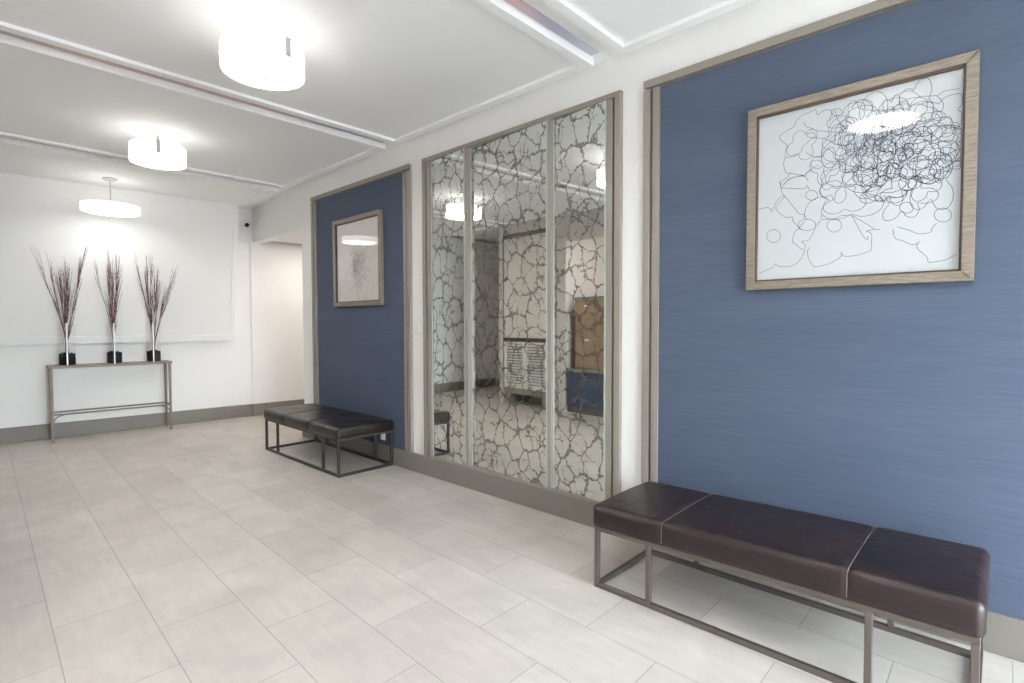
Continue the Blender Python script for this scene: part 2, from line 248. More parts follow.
# ------------------------------------------------------------------ geometry helpers
def hexa(bm, p):
    """8 points: bottom ring 0-3 then top ring 4-7, counter-clockwise from above"""
    v = [bm.verts.new(q) for q in p]
    for f in ((3, 2, 1, 0), (4, 5, 6, 7), (0, 1, 5, 4), (1, 2, 6, 5), (2, 3, 7, 6), (3, 0, 4, 7)):
        bm.faces.new([v[i] for i in f])
def box(bm, x0, x1, y0, y1, z0, z1):
    hexa(bm, [(x0, y0, z0), (x1, y0, z0), (x1, y1, z0), (x0, y1, z0), (x0, y0, z1), (x1, y0, z1), (x1, y1, z1), (x0, y1, z1)])
def B(*a):
    bm = bmesh.new(); box(bm, *a); return bm
def bev(bm, w=.003, seg=2):
    bmesh.ops.bevel(bm, geom=list(bm.edges), offset=w, segments=seg, profile=.6, affect='EDGES', clamp_overlap=True); return bm
def tube(bm, pts, r, n=6, cap=True):
    pts = [Vector(p) for p in pts]; rings = []
    if not hasattr(r, '__len__'): r = [r]*len(pts)
    up = Vector((.13, .21, .97))
    for i, p in enumerate(pts):
        t = (pts[min(i+1, len(pts)-1)] - pts[max(i-1, 0)]).normalized()
        a = t.cross(up)
        if a.length < 1e-3: a = t.cross(Vector((1, 0, 0)))
        a.normalize(); b = t.cross(a)
        rings.append([bm.verts.new(p + (a*math.cos(2*PI*k/n) + b*math.sin(2*PI*k/n))*r[i]) for k in range(n)])
    for i in range(len(rings)-1):
        for k in range(n):
            bm.faces.new((rings[i][k], rings[i][(k+1) % n], rings[i+1][(k+1) % n], rings[i+1][k]))
    if cap: bm.faces.new(rings[0][::-1]); bm.faces.new(rings[-1])
def lathe(bm, prof, c=(0, 0), n=48, close=False):
    rings = [[bm.verts.new((c[0]+r*math.cos(2*PI*k/n), c[1]+r*math.sin(2*PI*k/n), z)) for k in range(n)] for r, z in prof]
    for i in range(len(rings)-1):
        for k in range(n): bm.faces.new((rings[i][k], rings[i][(k+1) % n], rings[i+1][(k+1) % n], rings[i+1][k]))
    if close:
        bm.faces.new(rings[0][::-1]); bm.faces.new(rings[-1])
def wloc(o):
    return Vector((0, 0, 0)) if o is None else o.location + wloc(o.parent)
def obj(name, bm, mat, parent=None, smooth=False, label=None, at=None):
    """link the bmesh (in world coordinates) as one object, its origin at its parent or at 'at'"""
    bmesh.ops.recalc_face_normals(bm, faces=list(bm.faces))
    me = bpy.data.meshes.new(name); o = bpy.data.objects.new(name, me); COL.objects.link(o)
    base = wloc(parent) if parent is not None else Vector(at or (0, 0, 0))
    bmesh.ops.translate(bm, verts=list(bm.verts), vec=-base)
    bm.to_mesh(me); bm.free(); me.materials.append(mat)
    if smooth:
        for p in me.polygons: p.use_smooth = True
    if parent is not None: o.parent = parent
    else: o.location = base
    if label: o['label'] = label
    return o
def tag(o, label, cat, group=None, kind=None):
    o['label'] = label; o['category'] = cat
    if group: o['group'] = group
    if kind: o['kind'] = kind
    return o
def thing(name, label, cat, loc, group=None):
    o = bpy.data.objects.new(name, None); COL.objects.link(o); o.location = loc
    o.empty_display_size = .05
    return tag(o, label, cat, group)
def struct(name, bm, mat, parent=None, at=None):
    o = obj(name, bm, mat, parent, at=at)
    if parent is None: o['kind'] = 'structure'
    return o

# ------------------------------------------------------------------ camera
def set_camera():
    f, yaw, p, r = 528.08, .81889, .034561, -.0024334
    F = Vector((math.sin(yaw)*math.cos(p), math.cos(yaw)*math.cos(p), -math.sin(p)))
    R = Vector((math.cos(yaw), -math.sin(yaw), 0)); U = R.cross(F)
    R2 = R*math.cos(r) + U*math.sin(r); U2 = -R*math.sin(r) + U*math.cos(r)
    cd = bpy.data.cameras.new('camera'); co = bpy.data.objects.new('camera', cd); COL.objects.link(co)
    m = Matrix((R2, U2, -F)).transposed().to_4x4(); m.translation = Vector((0, 0, 1.27)); co.matrix_world = m
    cd.sensor_width = 36; cd.lens = f/1024*36; cd.clip_start = .02
    SC.camera = co
set_camera()

# ------------------------------------------------------------------ room shell
WX = 2.73           # right wall
FR = 2.705          # front of frames and baseboard on it
CZ = 2.84           # upper ceiling
LW = -.33           # left wall
YE = -2.7           # entrance end
def YB(x): return 7.79 - .082*(x - .35)
def RX(y): return WX if y < 5.76 else WX + (y-5.76)/(YB(2.9)-5.76)*.17    # the wall past the blue panel splays a little

struct('floor', B(-2.2, 4.6, YE-.1, 8.3, -.1, 0), M['floor'])
struct('ceiling', B(-2.2, 4.6, YE-.1, 8.3, CZ, CZ+.1), M['ceil'])
bm = bmesh.new(); box(bm, WX, WX+.12, YE, 1.75, 0, CZ); box(bm, WX, WX+.12, 3.45, 5.76, 0, CZ); box(bm, WX+.015, WX+.12, 1.75, 3.45, 0, CZ)
box(bm, WX, WX+.015, 1.75, 3.45, 2.6, CZ); box(bm, WX, WX+.015, 1.75, 3.45, 0, .17)      # shallow niche behind the mirror
b3 = YB(2.9)
hexa(bm, [(WX, 5.76, 2.32), (WX+.12, 5.76, 2.32), (3.02, b3, 2.385), (2.90, b3, 2.385), (WX, 5.76, CZ), (WX+.12, 5.76, CZ), (3.02, b3, CZ), (2.90, b3, CZ)])
box(bm, WX+.12, 4.35, 5.64, 5.76, 0, CZ); struct('wall_right', bm, M['wall'])
bm = bmesh.new()
hexa(bm, [(-2.1, YB(-2.1), 0), (2.86, YB(2.86), 0), (2.86, YB(2.86)+.12, 0), (-2.1, YB(-2.1)+.12, 0), (-2.1, YB(-2.1), CZ), (2.86, YB(2.86), CZ), (2.86, YB(2.86)+.12, CZ), (-2.1, YB(-2.1)+.12, CZ)])
e = .018            # the alcove's back steps forward a little
hexa(bm, [(2.86, YB(2.86)-e, 0), (4.35, YB(4.35)-e, 0), (4.35, YB(4.35)+.12, 0), (2.86, YB(2.86)+.12, 0), (2.86, YB(2.86)-e, 2.40), (4.35, YB(4.35)-e, 2.40), (4.35, YB(4.35)+.12, 2.40), (2.86, YB(2.86)+.12, 2.40)])
hexa(bm, [(2.86, YB(2.86), 2.40), (4.35, YB(4.35), 2.40), (4.35, YB(4.35)+.12, 2.40), (2.86, YB(2.86)+.12, 2.40), (2.86, YB(2.86), CZ), (4.35, YB(4.35), CZ), (4.35, YB(4.35)+.12, CZ), (2.86, YB(2.86)+.12, CZ)])
struct('wall_back', bm, M['wall'])
struct('wall_alcove', B(4.35, 4.45, 5.6, 8.0, 0, CZ), M['wall'])
struct('ceiling_alcove', B(WX+.13, 4.35, 5.77, YB(4.35), 2.42, 2.47), M['wall'])

# left side of the room (seen in the mirror)
bm = bmesh.new()
box(bm, LW-.12, LW, YE, 2.55, 0, CZ)
box(bm, LW-.12, LW, 2.55, 4.94, 2.44, CZ)
box(bm, LW-.12, LW, 4.94, 5.12, 0, CZ)
box(bm, LW-.12, LW, 5.12, 6.13, 2.66, CZ)
box(bm, LW-.12, LW, 6.13, 6.21, 0, CZ)
box(bm, -1.75, LW-.12, 6.11, 6.21, 0, CZ)
box(bm, -1.8, -1.7, 6.11, 8.0, 0, CZ)
box(bm, -1.6, -1.5, 2.4, 5.12, 0, CZ); box(bm, -1.6, LW-.12, 2.43, 2.55, 0, CZ); box(bm, -1.6, LW-.12, 5.02, 5.12, 0, CZ)
struct('wall_left', bm, M['leftwall'])
bm = bmesh.new(); box(bm, LW, LW+.02, YE, 2.55, 0, .16); box(bm, -1.7, LW-.0, 6.21, 6.23, 0, .16); box(bm, -1.7, -1.68, 6.23, 7.9, 0, .16)
struct('baseboard_left', bm, M['base'])
# entrance end with a glazed door and sidelights, daylight comes in here
bm = bmesh.new()
box(bm, -2.0, .05, YE-.12, YE, 0, CZ); box(bm, .05, WX, YE-.12, YE, 2.45, CZ)
struct('wall_front', bm, M['wall'])
def glazed(name, x0, x1, z0, z1):
    bm = bmesh.new(); t = .05
    box(bm, x0, x0+t, YE-.08, YE-.03, z0, z1); box(bm, x1-t, x1, YE-.08, YE-.03, z0, z1)
    box(bm, x0+t, x1-t, YE-.08, YE-.03, z0, z0+t); box(bm, x0+t, x1-t, YE-.08, YE-.03, z1-t, z1)
    o = struct(name, bm, M['frame'])
    struct('glass_pane', B(x0+t, x1-t, YE-.06, YE-.05, z0+t, z1-t), M['window'], o)
    return o
glazed('window_1', .05, .85, 0, 2.45); d = glazed('door_1', .85, 1.85, 0, 2.45); glazed('window_2', 1.85, 2.73, 0, 2.45)
bm = bmesh.new(); tube(bm, [(1.72, YE+.0, .9), (1.72, YE+.03, .95), (1.72, YE+.03, 1.25), (1.72, YE+.0, 1.3)], .012, 8)
bmesh.ops.translate(bm, verts=list(bm.verts), vec=(0, -.03, 0)); obj('door_handle', bm, M['nickel'], d)

# baseboards
BH = .156
struct('baseboard_right', bev(B(FR, WX, YE, 5.775, 0, BH), .003), M['base'])
bm = bmesh.new()
def bseg(x0, x1, off):
    hexa(bm, [(x0, YB(x0)-off-.02, 0), (x1, YB(x1)-off-.02, 0), (x1, YB(x1)-off, 0), (x0, YB(x0)-off, 0), (x0, YB(x0)-off-.02, .165), (x1, YB(x1)-off-.02, .165), (x1, YB(x1)-off, .165), (x0, YB(x0)-off, .165)])
bseg(-1.7, 2.85, 0); bseg(2.85, 4.34, e)
struct('baseboard_back', bm, M['base'])

# dropped ceiling trays: slab with a rim and a shallow recessed field
def tray(i, y0, y1, x0=-.26, x1=2.655):
    PZ, w, r = 2.79, .062, .020
    bm = bmesh.new()
    box(bm, x0, x1, y0, y1, PZ+r, CZ-.001)
    box(bm, x0, x1, y0, y0+w, PZ, PZ+r); box(bm, x0, x1, y1-w, y1, PZ, PZ+r)
    box(bm, x0, x0+w, y0+w, y1-w, PZ, PZ+r); box(bm, x1-w, x1, y0+w, y1-w, PZ, PZ+r)
    struct('trim_%d' % i, bm, M['ceil'])
tray(1, -.36, 1.637); tray(2, 1.815, 3.825); tray(3, 3.985, 5.96); tray(4, 6.15, 7.60); tray(5, -2.6, -.54)
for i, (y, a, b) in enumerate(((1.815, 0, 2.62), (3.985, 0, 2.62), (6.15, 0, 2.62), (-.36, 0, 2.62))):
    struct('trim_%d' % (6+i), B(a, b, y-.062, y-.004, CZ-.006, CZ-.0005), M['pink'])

# sloping white panel high on the back wall
x0, x1 = -1.85, 2.62
def slope_pt(x, t, off=0):                      # t 0 bottom, 1 top of the sloping face
    y = YB(x) - .055 - t*.265 - off; z = 1.05 + (2.8095-1.05)*t
    return (x, y, z)
sp = thing('sloping_wall_panel', 'large white framed panel leaning out from the back wall above the console table', 'wall panel', (.4, YB(.4), 1.05))
bm = bmesh.new()
p = [slope_pt(x0, 0), slope_pt(x1, 0), (x1, YB(x1)-.002, 1.05), (x0, YB(x0)-.002, 1.05), slope_pt(x0, 1), slope_pt(x1, 1), (x1, YB(x1)-.002, 2.8095), (x0, YB(x0)-.002, 2.8095)]
hexa(bm, p); obj('panel_body', bm, M['wall'], sp)
def rail(xa, xb, ta, tb, o=.014):
    bm = bmesh.new()
    hexa(bm, [slope_pt(xa, ta, o), slope_pt(xb, ta, o), slope_pt(xb, ta, -.001), slope_pt(xa, ta, -.001), slope_pt(xa, tb, o), slope_pt(xb, tb, o), slope_pt(xb, tb, -.001), slope_pt(xa, tb, -.001)])
    return bm
obj('bottom_rail', bev(rail(x0, x1, 0, .045), .004), M['trimw'], sp)
obj('side_rail', bev(rail(x1-.055, x1, .045, .995, .008), .004), M['trimw'], sp)
# narrow ledge line where the alcove wall meets the upper wall
struct('trim_20', B(2.64, 2.862, YB(2.8)-.012, YB(2.8)+.04, 2.385, 2.402), M['trimw'])

# ------------------------------------------------------------------ blue wall panels and mirror
def strips(bm_o, bm_g, y, s, z0, z1):
    """double strip with a groove, from the outer edge y inwards by direction s"""
    for bmx, a, b, f in ((bm_o, 0, .040, FR-.004), (bm_g, .040, .056, FR+.014), (bm_o, .056, .096, FR)):
        ya, yb = sorted((y+s*a, y+s*b)); box(bmx, f, WX-.0005, ya, yb, z0, z1)
def blue_panel(label, y0, y1, mat_key='blue', right_in_view=True):
    t = thing('blue_wall_panel', label, 'wall panel', (WX, (y0+y1)/2, BH))
    z0, z1 = BH+.001, 2.62
    obj('fabric', B(FR+.012, WX-.001, y0+.096, y1-.096, z0, z1-.05), M[mat_key], t)
    a, g = bmesh.new(), bmesh.new()
    strips(a, g, y0, 1, z0, z1-.052); strips(a, g, y1, -1, z0, z1-.052)
    box(a, FR-.004, WX-.0005, y0, y1, z1-.040, z1); box(g, FR+.010, WX-.0005, y0+.04, y1-.04, z1-.052, z1-.040)
    obj('frame', a, M['frame'], t); obj('frame_groove', g, M['groove'], t)
blue_panel('large blue fabric wall panel in a taupe frame behind the long nearer bench', -1.35, 1.513)
blue_panel('narrower blue fabric wall panel in a taupe frame behind the farther bench', 3.717, 5.485)

mr = thing('wall_mirror', 'tall three-pane mirror veined with brown crackle in a taupe frame on the right wall', 'mirror', (WX, 2.6, BH))
a, g = bmesh.new(), bmesh.new(); z0, z1 = BH+.001, 2.62
g2 = bmesh.new(); strips(a, g, 1.66, 1, z0, z1-.03); strips(a, g2, 3.538, -1, z0, z1-.03)
box(a, FR-.004, WX-.0005, 1.66, 3.538, z1-.03, z1); box(a, FR, WX-.0005, 1.756, 3.442, z0, z0+.018)
obj('frame', a, M['frame'], mr); obj('frame_groove', g, M['groove'], mr); obj('frame_groove', g2, M['groove'], mr)
ym = (2.192, 2.999)
panes = ((1.757, ym[0]-.016), (ym[0]+.016, ym[1]-.016), (ym[1]+.016, 3.441))
for y0, y1 in panes:
    # each pane is hung a touch off square, its far edge deeper in the frame
    def px_(y): return 2.702 + math.tan(math.radians(3.0 if y1 < 2.3 else 2.4))*(y-y0)
    def slab(bm, a, b, f, t): hexa(bm, [(px_(a)+f, a, z0+.019), (px_(a)+f+t, a, z0+.019), (px_(b)+f+t, b, z0+.019), (px_(b)+f, b, z0+.019), (px_(a)+f, a, z1-.031), (px_(a)+f+t, a, z1-.031), (px_(b)+f+t, b, z1-.031), (px_(b)+f, b, z1-.031)])
    bm = bmesh.new(); slab(bm, y0, y1, 0, .003); pn = obj('mirror_pane', bm, M['mirror'], mr)
    bm = bmesh.new(); slab(bm, y0, y0+.011, -.0015, .0012); slab(bm, y1-.011, y1, -.0015, .0012)
    obj('polished_edge', bm, M['bevel'], pn)
for y in ym: obj('mullion', B(FR-.005, FR+.032, y-.015, y+.015, z0+.019, z1-.031), M['frame'], mr)

# ------------------------------------------------------------------ framed drawings
def ribbon(bm, pts, w, x):
    """flat ink stroke on the paper plane at x, pts are (y, z)"""
    P = [Vector((a, b)) for a, b in pts]; q = []
    for i, c in enumerate(P):
        t = P[min(i+1, len(P)-1)] - P[max(i-1, 0)]
        if t.length < 1e-9: continue
        t.normalize(); n = Vector((-t.y, t.x))*w*.5
        q.append((bm.verts.new((x, c.x+n.x, c.y+n.y)), bm.verts.new((x, c.x-n.x, c.y-n.y))))
    for i in range(len(q)-1):
        try: bm.faces.new((q[i][0], q[i+1][0], q[i+1][1], q[i][1]))
        except ValueError: pass
def smooth_line(p, n=5):
    out = []
    for i in range(len(p)-1):
        a, b, c, d = p[max(i-1, 0)], p[i], p[i+1], p[min(i+2, len(p)-1)]
        for k in range(n):
            t = k/n
            out.append(tuple(.5*((2*b[j]) + (-a[j]+c[j])*t + (2*a[j]-5*b[j]+4*c[j]-d[j])*t*t + (-a[j]+3*b[j]-3*c[j]+d[j])*t**3) for j in (0, 1)))
    out.append(p[-1]); return out
def clip(p): return [(min(max(a, .004), .996), min(max(b, .004), .996)) for a, b in p]
def cloud(r, cx, cy, rad, lobes):
    """one closed puffy scalloped outline"""
    pts = []; ph = r.random()*6.28; ex = .7 + .6*r.random(); lob = [.25+.5*r.random() for _ in range(lobes)]
    for i in range(lobes):
        a0, a1 = ph+2*PI*i/lobes, ph+2*PI*(i+1)/lobes
        for k in range(6):
            t = k/6; a = a0+(a1-a0)*t; rr = rad*(.72 + lob[i]*math.sin(PI*t)) + rad*.05*(r.random()-.5)
            pts.append((cx+rr*math.cos(a)*ex, cy+rr*math.sin(a)/ex))
    pts.append(pts[0]); return pts
def framed(label, y0, y1, z0, z1, lines, w, ink, paper, fw):
    t = thing('framed_drawing', label, 'framed art', (FR+.008, (y0+y1)/2, (z0+z1)/2))
    xb = FR+.011
    def ring(a0, a1, b0, b1, wd, xa, xc):
        bm = bmesh.new()
        o = [(a0, b0), (a1, b0), (a1, b1), (a0, b1)]; i = [(a0+wd, b0+wd), (a1-wd, b0+wd), (a1-wd, b1-wd), (a0+wd, b1-wd)]
        V = {}
        for nm, pts in (('o', o), ('i', i)):
            for k, (a, b) in enumerate(pts):
                V[nm, k, 0] = bm.verts.new((xa, a, b)); V[nm, k, 1] = bm.verts.new((xc, a, b))
        for k in range(4):
            j = (k+1) % 4
            bm.faces.new((V['o', k, 0], V['o', j, 0], V['i', j, 0], V['i', k, 0])); bm.faces.new((V['o', k, 1], V['o', j, 1], V['i', j, 1], V['i', k, 1]))
            bm.faces.new((V['o', k, 0], V['o', j, 0], V['o', j, 1], V['o', k, 1])); bm.faces.new((V['i', k, 0], V['i', j, 0], V['i', j, 1], V['i', k, 1]))
        return bm
    obj('frame', bev(ring(y0, y1, z0, z1, fw, xb-.036, xb), .0025), M['artframe'], t)
    l = .008
    obj('frame_lip', ring(y0+fw, y1-fw, z0+fw, z1-fw, l, xb-.026, xb), M['lip'], t)
    a0, a1, b0, b1 = y0+fw+l, y1-fw-l, z0+fw+l, z1-fw-l
    pp = obj('paper', B(xb-.010, xb, a0, a1, b0, b1), M[paper], t)
    bm = bmesh.new()
    for ln in lines: ribbon(bm, [(a1-(a1-a0)*u, b0+(b1-b0)*v) for u, v in clip(ln)], w, xb-.0104)
    obj('ink_drawing', bm, M[ink], pp)
    obj('glass_pane', B(xb-.0165, xb-.015, a0, a1, b0, b1), M['glass'], t)
r = random.Random(4); lines = [smooth_line(l) if len(l) > 2 else l for l in INK]; heavy = len(lines)
for k in range(58):
    a = r.random()*6.28; d = (r.random()**.62)
    cx = .665 + d*.29*math.cos(a); cy = .61 + d*.235*math.sin(a)
    lines.append(smooth_line(cloud(r, cx, cy, .04+.075*r.random(), r.choice((3, 4, 5, 6))), 2))
for k in range(10):
    lines.append(smooth_line(cloud(r, .25+.7*r.random(), .78+.1*r.random(), .05+.05*r.random(), 4), 2))
for k in range(6):
    lines.append(smooth_line(cloud(r, .80+.14*r.random(), .45+.2*r.random(), .06+.05*r.random(), 4), 2))
framed('square framed drawing of tangled blue-black ink loops on the nearer blue panel', .094, .937, 1.430, 2.296, lines, .0020, 'ink', 'paper', .038)
r = random.Random(9); lines = []
for k in range(46):
    a = r.random()*6.28; d = r.random()**.7
    lines.append(smooth_line(cloud(r, .52+d*.20*math.cos(a), .44+d*.30*math.sin(a), .035+.05*r.random(), 4), 2))
for k in range(14):
    lines.append(smooth_line(cloud(r, .12+.72*r.random(), .12+.6*r.random(), .07+.06*r.random(), 4), 2))
framed('square framed faint grey ink drawing on the farther blue panel', 4.125, 4.986, 1.440, 2.298, lines, .0016, 'ink2', 'paper2', .040)

# ------------------------------------------------------------------ benches
def cushion(x0, x1, y0, y1, z0, z1, r, seams, puff=.012, wr=0, rr=None):
    bm = bmesh.new(); nx, ny, nz = 28, 84, 12
    def g(i, n): 
        t = i/n; return t
    V = {}
    def pt(u, v, w):
        p = Vector((x0+(x1-x0)*u, y0+(y1-y0)*v, z0+(z1-z0)*w))
        top = max(0, w-.5)*2
        q = Vector((min(max(p.x, x0+r), x1-r), min(max(p.y, y0+r), y1-r), min(max(p.z, z0+r*.6), z1-r)))
        d = p-q
        if d.length > 1e-9: p = q + d.normalized()*min(r, d.length) if d.length > r else p
        # crown and seam grooves
        cu = (1-(2*u-1)**2); cv = 1
        ed = [0.] + list(seams) + [1.]
        for a, b in zip(ed[:-1], ed[1:]):
            if a <= v <= b: cv = (1-abs((2*(v-a)/(b-a)-1))**4)
        p.z += top*puff*cu*((.75+.25*cv) if wr else (.35+.65*cv))
        for s in seams:
            gq = math.exp(-((v-s)*(y1-y0)/.010)**2)
            p.z -= top*(.003 if wr else .006)*gq
            if w < .95 and w > .05:
                p.x += (.001 if wr else .004)*(1 if u < .5 else -1)*gq
        bl = math.sin(PI*w)*.006
        if u == 0: p.x -= bl*cv
        if u == 1: p.x += bl*cv
        if wr:
            p.z += top*wr*(math.sin(9*u+14*v+2*math.sin(5*v))*.5 + math.sin(23*v-11*u)*.35)*cu
        return p
    # surface grid of a box, denser near the borders
    def dense(n, L):
        k = 5; a = [r*i/k for i in range(k)]; m = max(2, n-2*k); a += [r+(L-2*r)*i/m for i in range(m+1)]; a += [L-r+r*i/k for i in range(1, k+1)]
        return [c/L for c in a]
    U, W_, H = dense(nx, x1-x0), dense(ny, y1-y0), [i/nz for i in range(nz+1)]
    extra = []
    for s in seams: extra += [s+d/(y1-y0) for d in (-.02, -.012, -.006, 0, .006, .012, .02)]
    W_ = sorted(set([round(c, 6) for c in W_+extra]))
    def vt(i, j, k):
        key = (i, j, k)
        if key not in V: V[key] = bm.verts.new(pt(U[i], W_[j], H[k]))
        return V[key]
    a, b, c = len(U)-1, len(W_)-1, len(H)-1
    for i in range(a):
        for j in range(b):
            bm.faces.new((vt(i, j, c), vt(i+1, j, c), vt(i+1, j+1, c), vt(i, j+1, c))); bm.faces.new((vt(i, j, 0), vt(i, j+1, 0), vt(i+1, j+1, 0), vt(i+1, j, 0)))
    for k in range(c):
        for j in range(b):
            bm.faces.new((vt(0, j, k), vt(0, j+1, k), vt(0, j+1, k+1), vt(0, j, k+1))); bm.faces.new((vt(a, j, k), vt(a, j, k+1), vt(a, j+1, k+1), vt(a, j+1, k)))
        for i in range(a):
            bm.faces.new((vt(i, 0, k), vt(i, 0, k+1), vt(i+1, 0, k+1), vt(i+1, 0, k))); bm.faces.new((vt(i, b, k), vt(i+1, b, k), vt(i+1, b, k+1), vt(i, b, k+1)))
    seam_pts = []
    for s in seams:
        l = []
        for k in range(1, c+1): l.append(pt(0, s, H[k]) + Vector((-.0015, 0, .0005)))
        for i in range(1, a+1): l.append(pt(U[i], s, 1) + Vector((0, 0, .0018)))
        for k in range(c-1, 0, -1): l.append(pt(1, s, H[k]) + Vector((.0015, 0, 0)))
        seam_pts.append(l)
    return bm, seam_pts
def bench(label, x0, x1, y0, y1, inset, rail_z, top_z, leather, steel, thread, seams, wr, group=None, over=.012, tr=.0015, sag=0):
    t = thing('leather_bench', label, 'bench', ((x0+x1)/2, (y0+y1)/2, 0), group)
    s = .022
    bm = bmesh.new()       # base rails on the floor
    box(bm, x0, x0+s, y0, y1, 0, s); box(bm, x1-s, x1, y0, y1, 0, s); box(bm, x0+s, x1-s, y0, y0+s, 0, s); box(bm, x0+s, x1-s, y1-s, y1, 0, s)
    obj('base_rail', bev(bm, .0015, 1), M[steel], t)
    bm = bmesh.new(); z = rail_z
    box(bm, x0, x0+s, y0, y1, z-s, z); box(bm, x1-s, x1, y0, y1, z-s, z); box(bm, x0+s, x1-s, y0, y0+s, z-s, z); box(bm, x0+s, x1-s, y1-s, y1, z-s, z)
    obj('seat_rail', bev(bm, .0015, 1), M[steel], t)
    for y in (y0, y0+inset, y1-inset-s, y1-s):
        for x in (x0, x1-s):
            obj('leg', bev(B(x, x+s, y, y+s, s, z-s), .0015, 1), M[steel], t)
    cb, sp_ = cushion(x0-over, x1+over, y0-over, y1+over, z, top_z, .028, seams, wr=wr)
    seat = obj('seat', cb, M[leather], t, smooth=True)
    for l in sp_:
        bm = bmesh.new(); tube(bm, l, tr, 5); obj('seam', bm, M[thread], seat, smooth=True)
    for o in list(t.children)+list(seat.children):      # the top is not quite level
        for v in o.data.vertices: v.co.z *= 1 + sag*((y1-y0)/2 - v.co.y)/(y1-y0)
    return t
bench('dark brown leather bench with two pale stitched seams, below the ink loop drawing', 2.100, 2.625, .035, 1.425, .272, .297, .400, 'leather', 'steel', 'stitch', (.253, .742), 0, tr=.0012, sag=.07)
bench('black-brown wrinkled leather bench on a dark frame before the narrower blue panel', 2.165, 2.700, 3.985, 5.44, .262, .322, .410, 'leather2', 'steel2', 'dseam', (.34, .67), .006, over=.012, tr=.0022)

# ------------------------------------------------------------------ console table
def TP(u, v, z):            # u along the table, v from front to back
    a = Vector((.728, 7.405)); b = Vector((1.835, 7.340)); d = (b-a).normalized(); n = Vector((-d.y, d.x))
    q = a + d*u + n*v; return (q.x, q.y, z)
TL, TD, TH = 1.108, .27, .822
def tbox(bm, u0, u1, v0, v1, z0, z1, u0t=None, u1t=None):
    hexa(bm, [TP(u0, v0, z0), TP(u1, v0, z0), TP(u1, v1, z0), TP(u0, v1, z0), TP(u0, v0, z1), TP(u1, v0, z1), TP(u1, v1, z1), TP(u0, v1, z1)])
tb = thing('console_table', 'slim pewter metal console table standing against the white back wall', 'table', TP(TL/2, TD/2, 0))
bm = bmesh.new(); tbox(bm, -.012, TL+.012, -.012, TD+.01, TH-.024, TH); obj('tabletop', bev(bm, .004), M['table'], tb)
for u in (0, TL-.028):
    for v in (0, TD-.028):
        bm = bmesh.new(); c = .004
        hexa(bm, [TP(u+c, v+c, 0), TP(u+.028-c, v+c, 0), TP(u+.028-c, v+.028-c, 0), TP(u+c, v+.028-c, 0), TP(u, v, TH-.024), TP(u+.028, v, TH-.024), TP(u+.028, v+.028, TH-.024), TP(u, v+.028, TH-.024)])
        obj('leg', bev(bm, .003), M['table'], tb)
for v in (.004, TD-.020):
    bm = bmesh.new(); tbox(bm, .02, TL-.02, v, v+.016, .290, .308); obj('stretcher', bev(bm, .002, 1), M['table'], tb)
for u in (.004, TL-.02):
    bm = bmesh.new(); tbox(bm, u, u+.014, .02, TD-.02, .292, .308); obj('stretcher', bev(bm, .002, 1), M['table'], tb)
for u0, s in ((.022, 1), (TL-.022, -1)):
    bm = bmesh.new(); pts = [TP(u0 + s*.085*(1-math.cos(t*PI/16)), .012, .205 + .085*math.sin(t*PI/16)) for t in range(9)]
    tube(bm, pts, .006, 6); obj('curved_brace', bm, M['table'], tb, smooth=True)

